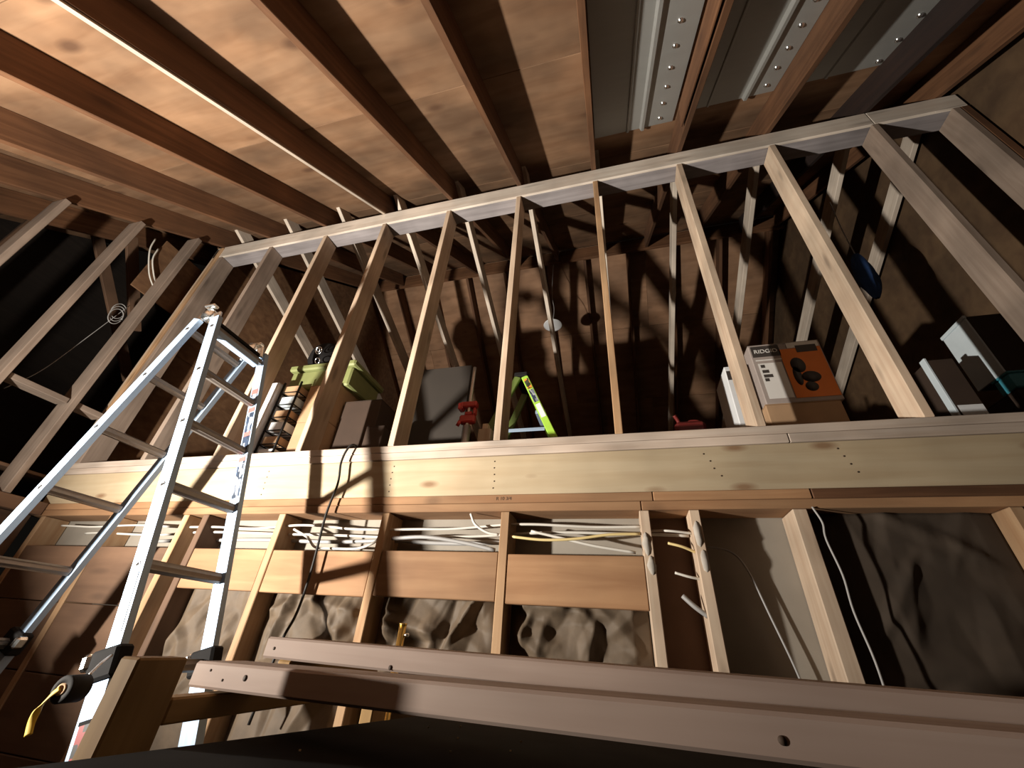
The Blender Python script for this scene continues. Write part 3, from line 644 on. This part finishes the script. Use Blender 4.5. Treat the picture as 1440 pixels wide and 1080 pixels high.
cab([(2.20, 0.03, 0.004), (2.198, -0.02, 0.008), (2.180, -0.035, -0.02), (2.165, -0.035, -0.10), (2.185, -0.035, -0.22), (2.172, -0.035, -0.385), (2.187, -0.035, -0.63), (2.18, -0.035, -0.81), (2.150, -0.04, -0.93), (2.13, -0.05, -1.2)], 0.006, 'cord', 'black cord hanging over the loft plate in front of the rim board', 'hanging_cord', 'loose cords')
cab([(-0.30, -0.46, 0.35), (-0.30, -0.371, 0.565), (-0.28, -0.30, 0.93), (-0.28, -0.219, 1.341)], 0.0025, 'cablegrey', 'thin grey wire slanting behind the left gable studs', 'thin_wire', 'loose cords')
for i, (y0, z0, dd) in enumerate(((-0.36, 1.72, 0.0), (-0.30, 1.66, 0.03))):
    cab([(-0.17, y0 - 0.06, z0 + 0.22), (-0.16, y0 - 0.04, z0 + 0.08), (-0.15, y0 + 0.05 + dd, z0 - 0.10), (-0.13, y0 + 0.13, z0 - 0.2)], 0.006, 'cable', ('left' if i == 0 else 'right') + ' one of two pale wires bowing behind the corner gable stud', 'loose_wire', 'loose cords')
t = root('wire_coil', (-0.24, -0.27, 1.1), label='small coil of grey wire hanging behind the corner gable stud', cat='wire')
for i in range(3):
    pts = [(-0.24 + 0.01 * i, -0.27 + 0.045 * math.cos(a), 1.22 - 0.03 * i + 0.07 * math.sin(a)) for a in [k * math.pi / 5 for k in range(11)]]
    tube('loop', pts, 0.0035, 'cablegrey', t, 6, True, 3)
bp = root('brass_pipe', (2.80, -0.2, -ZO), label='short brass coloured pipe standing behind the upper plank', cat='pipe')
tube('pipe', [(2.795, -0.2, -ZO), (2.795, -0.2, -0.838)], 0.0135, 'brass', bp, 16); tube('end_cap', [(2.795, -0.2, -0.8385), (2.795, -0.2, -0.832)], 0.0145, 'brass', bp, 16)
tube('valve_stem', [(2.805, -0.2, -0.868), (2.825, -0.203, -0.868)], 0.006, 'bright', bp, 8)

# ------------------------------------------------------------------ loft: boxes on the right
LF = -0.0828
def carton(name, x0, x1, y0, y1, z0, z1, mat, label, group=None, flaps=True, cat='box', tape=None):
    r = root(name, ((x0 + x1) / 2, (y0 + y1) / 2, z0), label=label, cat=cat, group=group)
    box('box_body', x0, x1, y0, y1, z0, z1 - 0.004, mat, r, 0.004)
    if flaps:
        m = (y0 + y1) / 2
        box('flap', x0, x1, y0, m - 0.002, z1 - 0.0038, z1, mat, r, 0.001); box('flap', x0, x1, m + 0.002, y1, z1 - 0.0038, z1, mat, r, 0.001)
    return r
carton('cardboard_box', 4.40, 4.745, 0.30, 0.60, LF, 0.270, 'card', 'plain cardboard box carrying the orange printed tool box')
tbx = carton('tool_box', 4.408, 4.765, 0.30, 0.58, 0.2705, 0.662, 'greyprint', 'cardboard tool box printed grey and orange with a brand name on top')
yf = 0.2985
box('picture_panel', 4.555, 4.758, yf - 0.001, yf, 0.295, 0.615, 'orange', tbx, 0)
box('logo_panel', 4.418, 4.560, yf - 0.001, yf, 0.575, 0.650, 'darkprint', tbx, 0)
F90 = Matrix.Rotation(math.pi / 2, 4, 'X')
text('logo_text', 'RIDGID', 0.036, Matrix.Translation(Vec((4.489, yf - 0.0018, 0.612 + ZO))) @ F90, 'whiteprint', tbx)
box('white_panel', 4.60, 4.755, yf - 0.0012, yf, 0.618, 0.655, 'whiteprint', tbx, 0)
box('caption_panel', 4.640, 4.740, yf - 0.0022, yf - 0.001, 0.585, 0.632, 'darkprint', tbx, 0)
box('stripe', 4.425, 4.555, yf - 0.001, yf, 0.548, 0.556, 'whiteprint', tbx, 0)
box('side_panel', 4.43, 4.548, yf - 0.001, yf, 0.30, 0.53, 'whiteprint', tbx, 0)
for i, zz in enumerate((0.50, 0.465, 0.435, 0.41)): box('caption_line', 4.44, 4.46 + 0.012 * (i % 3), yf - 0.002, yf - 0.001, zz, zz + 0.02, 'darkprint', tbx, 0)
# printed picture of a power tool: body and handle
for (cx, cz, rx, rz) in ((4.62, 0.50, 0.035, 0.05), (4.66, 0.42, 0.045, 0.035), (4.60, 0.43, 0.02, 0.06), (4.645, 0.36, 0.03, 0.03)):
    mw = Matrix.Translation(Vec((cx, yf - 0.0016, cz + ZO))) @ F90 @ Matrix.Diagonal((rx, rz, 1, 1))
    lathe('tool_picture', [(0, 0.0004), (1, 0.0004), (1, -0.0004)], mw, 'darkprint', tbx, 18)
wc = carton('white_carton', 4.255, 4.30, 0.30, 0.55, LF, 0.53, 'white', 'thin white carton standing left of the tool box')
box('print_patch', 4.26, 4.285, 0.2988, 0.2998, 0.44, 0.50, 'darkprint', wc, 0)
g = root('red_can', (4.08, 0.7, LF), label='red can in shadow left of the thin white carton', cat='can')
box('can_body', 3.99, 4.17, 0.62, 0.78, LF, 0.37, 'reddark', g, 0.02); tube('spout', [(4.03, 0.7, 0.37), (4.02, 0.68, 0.40), (4.0, 0.66, 0.43)], 0.012, 'reddark', g); tube('handle', [(4.08, 0.7, 0.368), (4.09, 0.7, 0.40), (4.14, 0.7, 0.40), (4.15, 0.7, 0.368)], 0.008, 'reddark', g)
carton('storage_box', 5.57, 5.93, 0.44, 0.74, LF, 0.345, 'carddark', 'dark box under the white box at the right end of the loft')
tt = root('teal_bin', (5.65, 0.5, 0.345), label='teal plastic bin squeezed under the white box', cat='bin')
box('bin_body', 5.57, 5.72, 0.425, 0.53, 0.3455, 0.428, 'teal', tt, 0.006); box('bin_rim', 5.565, 5.725, 0.42, 0.535, 0.4285, 0.439, 'teal', tt, 0.003)
wbx = root('white_box', (5.72, 0.52, 0.44), label='white box on the teal bin with its shaded front painted dark', cat='box')
box('box_body', 5.574, 5.92, 0.434, 0.62, 0.4395, 0.82, 'carddark', wbx, 0.004); box('side_panel', 5.564, 5.5735, 0.43, 0.624, 0.4395, 0.802, 'bluewhite', wbx, 0.002); box('rim', 5.558, 5.5735, 0.426, 0.628, 0.8025, 0.824, 'bluewhite', wbx, 0.003)  # dark body paints the shaded front; only the lit side stays white
db = root('file_box', (5.35, 0.5, LF), label='narrow box painted dark for shade, with a white lit strip, beside the last bright stud', cat='box')
box('box_body', 5.262, 5.375, 0.402, 0.56, LF, 0.53, 'carddark', db, 0.004); box('lit_strip', 5.250, 5.2615, 0.40, 0.44, LF, 0.542, 'bluewhite', db, 0.002); box('paper_label', 5.27, 5.37, 0.4005, 0.4018, 0.185, 0.25, 'white', db, 0)  # white strip paints the lit part of the side, dark body the shade
# blue cloth hanging from the back rafters
vs, fs = [], []
for j in range(13):
    for i in range(17):
        a = 2 * math.pi * i / 16; r = 0.055 * math.sin(math.pi * (j + 0.6) / 13) ** 0.6 * (1 + 0.25 * math.sin(5 * a + j * 0.4))
        vs.append((5.40 + r * math.cos(a) - 0.002 * j, 0.62 + 0.7 * r * math.sin(a), 1.62 - 0.036 * j))
for j in range(12):
    for i in range(16): fs.append((j * 17 + i, j * 17 + i + 1, j * 17 + 18 + i, j * 17 + 17 + i))
bl = root('blue_bag', (5.4, 0.62, 1.2), label='dark blue cloth bag hanging from a back rafter above the boxes', cat='bag')
pymesh('bag', vs, fs, 'blue', bl, (5.4, 0.62, 1.4), True); tube('cord', [(5.40, 0.62, 1.61), (5.42, 0.63, 1.9), (5.46, 0.64, 2.27)], 0.004, 'cablegrey', bl)

# ------------------------------------------------------------------ loft: middle
pc = root('pipe_clamp', (2.66, 0.45, LF), label='steel pipe clamp with red jaws standing on the loft floor', cat='clamp')
tube('pipe', [(2.668, 0.45, LF), (2.662, 0.45, 0.30), (2.662, 0.45, 0.82)], 0.0125, 'steel', pc, 14)
tube('pipe_sleeve', [(2.668, 0.45, LF), (2.664, 0.45, 0.335)], 0.026, 'steel', pc, 14)
box('jaw', 2.60, 2.72, 0.425, 0.475, 0.475, 0.520, 'red', pc, 0.008); box('jaw_tip', 2.585, 2.622, 0.42, 0.48, 0.458, 0.512, 'red', pc, 0.008)
box('lower_jaw', 2.605, 2.715, 0.425, 0.475, 0.355, 0.415, 'red', pc, 0.01); box('clutch', 2.64, 2.69, 0.43, 0.47, 0.415, 0.44, 'red', pc, 0.005)
box('grip', 2.698, 2.716, 0.43, 0.47, 0.415, 0.468, 'red', pc, 0.005); tube('screw_handle', [(2.60, 0.43, 0.33), (2.62, 0.42, 0.365)], 0.012, 'red', pc)
wp = root('wooden_pad', (2.77, 0.5, LF), label='small stepped wooden pad beside the pipe clamp', cat='block')
box('pad_base', 2.735, 2.825, 0.48, 0.53, LF, 0.325, 'stud', wp); box('pad_top', 2.76, 2.80, 0.482, 0.528, 0.325, 0.365, 'stud', wp)
box('tall_panel', 2.05, 2.56, 0.62, 0.66, LF, 0.98, 'panel', None, 0.004)
tag(bpy.data.objects['tall_panel'], 'flat grey brown panel standing left of the pipe clamp', 'panel')
# lime step ladder
sl = root('step_ladder', (3.0, 0.75, LF), label='lime green fibreglass step ladder standing open between two loft studs', cat='ladder')
def srail(xt, xb, y0, y1, mat, nm):
    a = Vec((xt, y0, 0.80)); b = Vec((xb, y1, LF)); return lumber(nm, a, b, 0.028, 0.05, (0, 1, 0), mat, sl, 0.004)
for y0, y1 in ((0.60, 0.55), (0.84, 0.92)):
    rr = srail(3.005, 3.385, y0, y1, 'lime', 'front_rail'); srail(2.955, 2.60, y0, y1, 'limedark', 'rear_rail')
    box('spreader', 2.84, 3.17, (y0 + y1) / 2 - 0.004, (y0 + y1) / 2 + 0.004, 0.335, 0.360, 'alu', sl)
d = (Vec((3.385, 0.55, LF)) - Vec((3.005, 0.60, 0.80))).normalized(); e = Vec((-d.z, 0, d.x)).normalized()
for s0, s1, mt in ((0.03, 0.13, 'olabel'), (0.14, 0.26, 'label'), (0.28, 0.40, 'white')):
    fr = Matrix((d, e, d.cross(e))).transposed().to_4x4(); fr.translation = Vec((3.005, 0.60, 0.80)) + d * ((s0 + s1) / 2) + Vec((0, -0.0148, ZO))
    link('sticker', boxmesh(s1 - s0, 0.034, 0.0012, 0), fr, sl, mt)
for z in (0.50, 0.22):
    f = (0.80 - z) / (0.80 - LF); x = 3.005 + 0.38 * f; box('step', x - 0.04, x + 0.03, 0.62 - 0.05 * f, 0.82 + 0.08 * f, z - 0.015, z + 0.012, 'alu', sl)
    x = 2.955 - 0.355 * f; box('brace_bar', x - 0.012, x + 0.012, 0.62 - 0.05 * f, 0.82 + 0.08 * f, z - 0.01, z + 0.01, 'alu', sl)
box('top_cap', 2.93, 3.03, 0.575, 0.865, 0.80, 0.835, 'black', sl, 0.006)
# white pendant hanging from the ridge
pd = root('pendant_lamp', (2.954, 2.13, 2.6), label='small round white pendant hanging on a wire from the ridge', cat='lamp')
lathe('shade', [(0.0, 0.045), (0.03, 0.045), (0.07, 0.03), (0.115, 0.0), (0.12, -0.012), (0.112, -0.012), (0.0, -0.010)], Matrix.Translation(Vec((2.954, 2.13, 2.672 + ZO))), 'white', pd, 28)
tube('wire', [(2.954, 2.13, 2.717), (2.97, 2.13, 2.95), (2.94, 2.13, 3.25), (2.955, 2.14, 3.86)], 0.004, 'cablegrey', pd, 6)

# ------------------------------------------------------------------ loft: left
wcb = carton('picture_carton', 1.125, 1.205, 0.20, 0.50, LF, 0.675, 'white', 'narrow white carton with printed pictures between the ladder and the wire rack')
box('printed_face', 1.128, 1.202, 0.1985, 0.1996, 0.06, 0.50, 'art', wcb, 0)
rk = root('wire_rack', (1.30, 0.34, LF), label='tall black wire rack of small cartons left of the green tote', cat='rack')
for x in (1.222, 1.372):
    for y in (0.235, 0.445): box('post', x - 0.006, x + 0.006, y - 0.006, y + 0.006, LF, 0.69, 'black', rk, 0.001)
for i in range(7):
    z = LF + 0.05 + 0.105 * i
    for y in (0.235, 0.445): box('wire', 1.228, 1.366, y - 0.003, y + 0.003, z, z + 0.006, 'black', rk, 0)
    for x in (1.222, 1.372): box('wire', x - 0.003, x + 0.003, 0.241, 0.439, z, z + 0.006, 'black', rk, 0)
    for y in (0.28, 0.32, 0.36, 0.40): box('wire', 1.225, 1.369, y - 0.002, y + 0.002, z + 0.001, z + 0.005, 'black', rk, 0)
for i in range(7):
    z = LF + 0.0565 + 0.105 * i
    pos = ['lowest', 'second lowest', 'third lowest', 'middle', 'third highest', 'second highest', 'topmost'][i]
    carton('small_carton', 1.232, 1.36, 0.245, 0.43, z, z + 0.065 + 0.01 * (i % 2), ('card', 'white', 'card', 'white', 'card', 'bluewhite', 'card')[i], pos + ' small carton in the black wire rack', 'cartons in the wire rack', False)
cb = carton('cardboard_box', 1.405, 1.66, 0.30, 0.74, LF, 0.375, 'card', 'large cardboard box at the bottom of the stack under the green tote')
box('print_patch', 1.403, 1.4045, 0.34, 0.44, 0.0, 0.04, 'darkprint', cb, 0)
carton('cardboard_box', 1.395, 1.655, 0.305, 0.73, 0.3755, 0.692, 'card', 'cardboard box stacked directly beneath the green tote')
gt = root('green_tote', (1.5, 0.52, 0.70), label='green plastic tote lid and bin on top of the cardboard stack', cat='tote')
box('tote_body', 1.14, 1.70, 0.33, 0.72, 0.6925, 0.86, 'green', gt, 0.012); box('lid', 1.115, 1.725, 0.305, 0.745, 0.861, 0.915, 'green', gt, 0.012)
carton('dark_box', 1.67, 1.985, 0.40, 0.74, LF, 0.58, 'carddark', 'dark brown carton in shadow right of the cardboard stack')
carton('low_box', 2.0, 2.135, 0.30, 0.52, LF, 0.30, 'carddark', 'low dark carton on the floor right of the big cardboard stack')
bk = root('black_tool', (1.2, 0.5, 0.9155), label='black tool with silver rings sitting on the green tote', cat='tool')
mw = Matrix.Translation(Vec((1.22, 0.52, 1.13 + ZO))) @ Matrix.Diagonal((1.1, 1.1, 1.35, 1)) @ Matrix.Rotation(math.radians(75), 4, 'X') @ Matrix.Rotation(math.radians(20), 4, 'Y')
lathe('tool_body', [(0.0, -0.12), (0.10, -0.12), (0.13, -0.08), (0.13, 0.02), (0.10, 0.07), (0.06, 0.10), (0.0, 0.10)], mw, 'black', bk, 24)
box('base', 1.10, 1.34, 0.42, 0.60, 0.9155, 0.99, 'black', bk, 0.01)
def ring(c, r, t, ax, nm='ring'):
    pts = [(c[0] + r * math.cos(a), c[1] - 0.01 * math.sin(a), c[2] + r * math.sin(a)) for a in [k * math.pi / 8 for k in range(17)]]
    tube(nm, pts, t, 'bright', ax, 6, True, 3)
ring((1.29, 0.34, 1.08), 0.030, 0.004, bk); ring((1.29, 0.335, 1.08), 0.014, 0.004, bk); ring((1.30, 0.36, 0.985), 0.022, 0.004, bk)
pv = root('white_pipe', (0.95, 0.3, LF), label='white capped pipe standing behind the ladder rungs', cat='pipe')
tube('pipe', [(0.93, 0.28, LF), (0.915, 0.30, 0.24)], 0.016, 'cable', pv); 
mw = Matrix.Translation(Vec((0.914, 0.30, 0.262 + ZO))); lathe('cap', [(0.0, -0.03), (0.028, -0.026), (0.036, 0.0), (0.028, 0.026), (0.0, 0.032)], mw, 'cable', pv, 16)
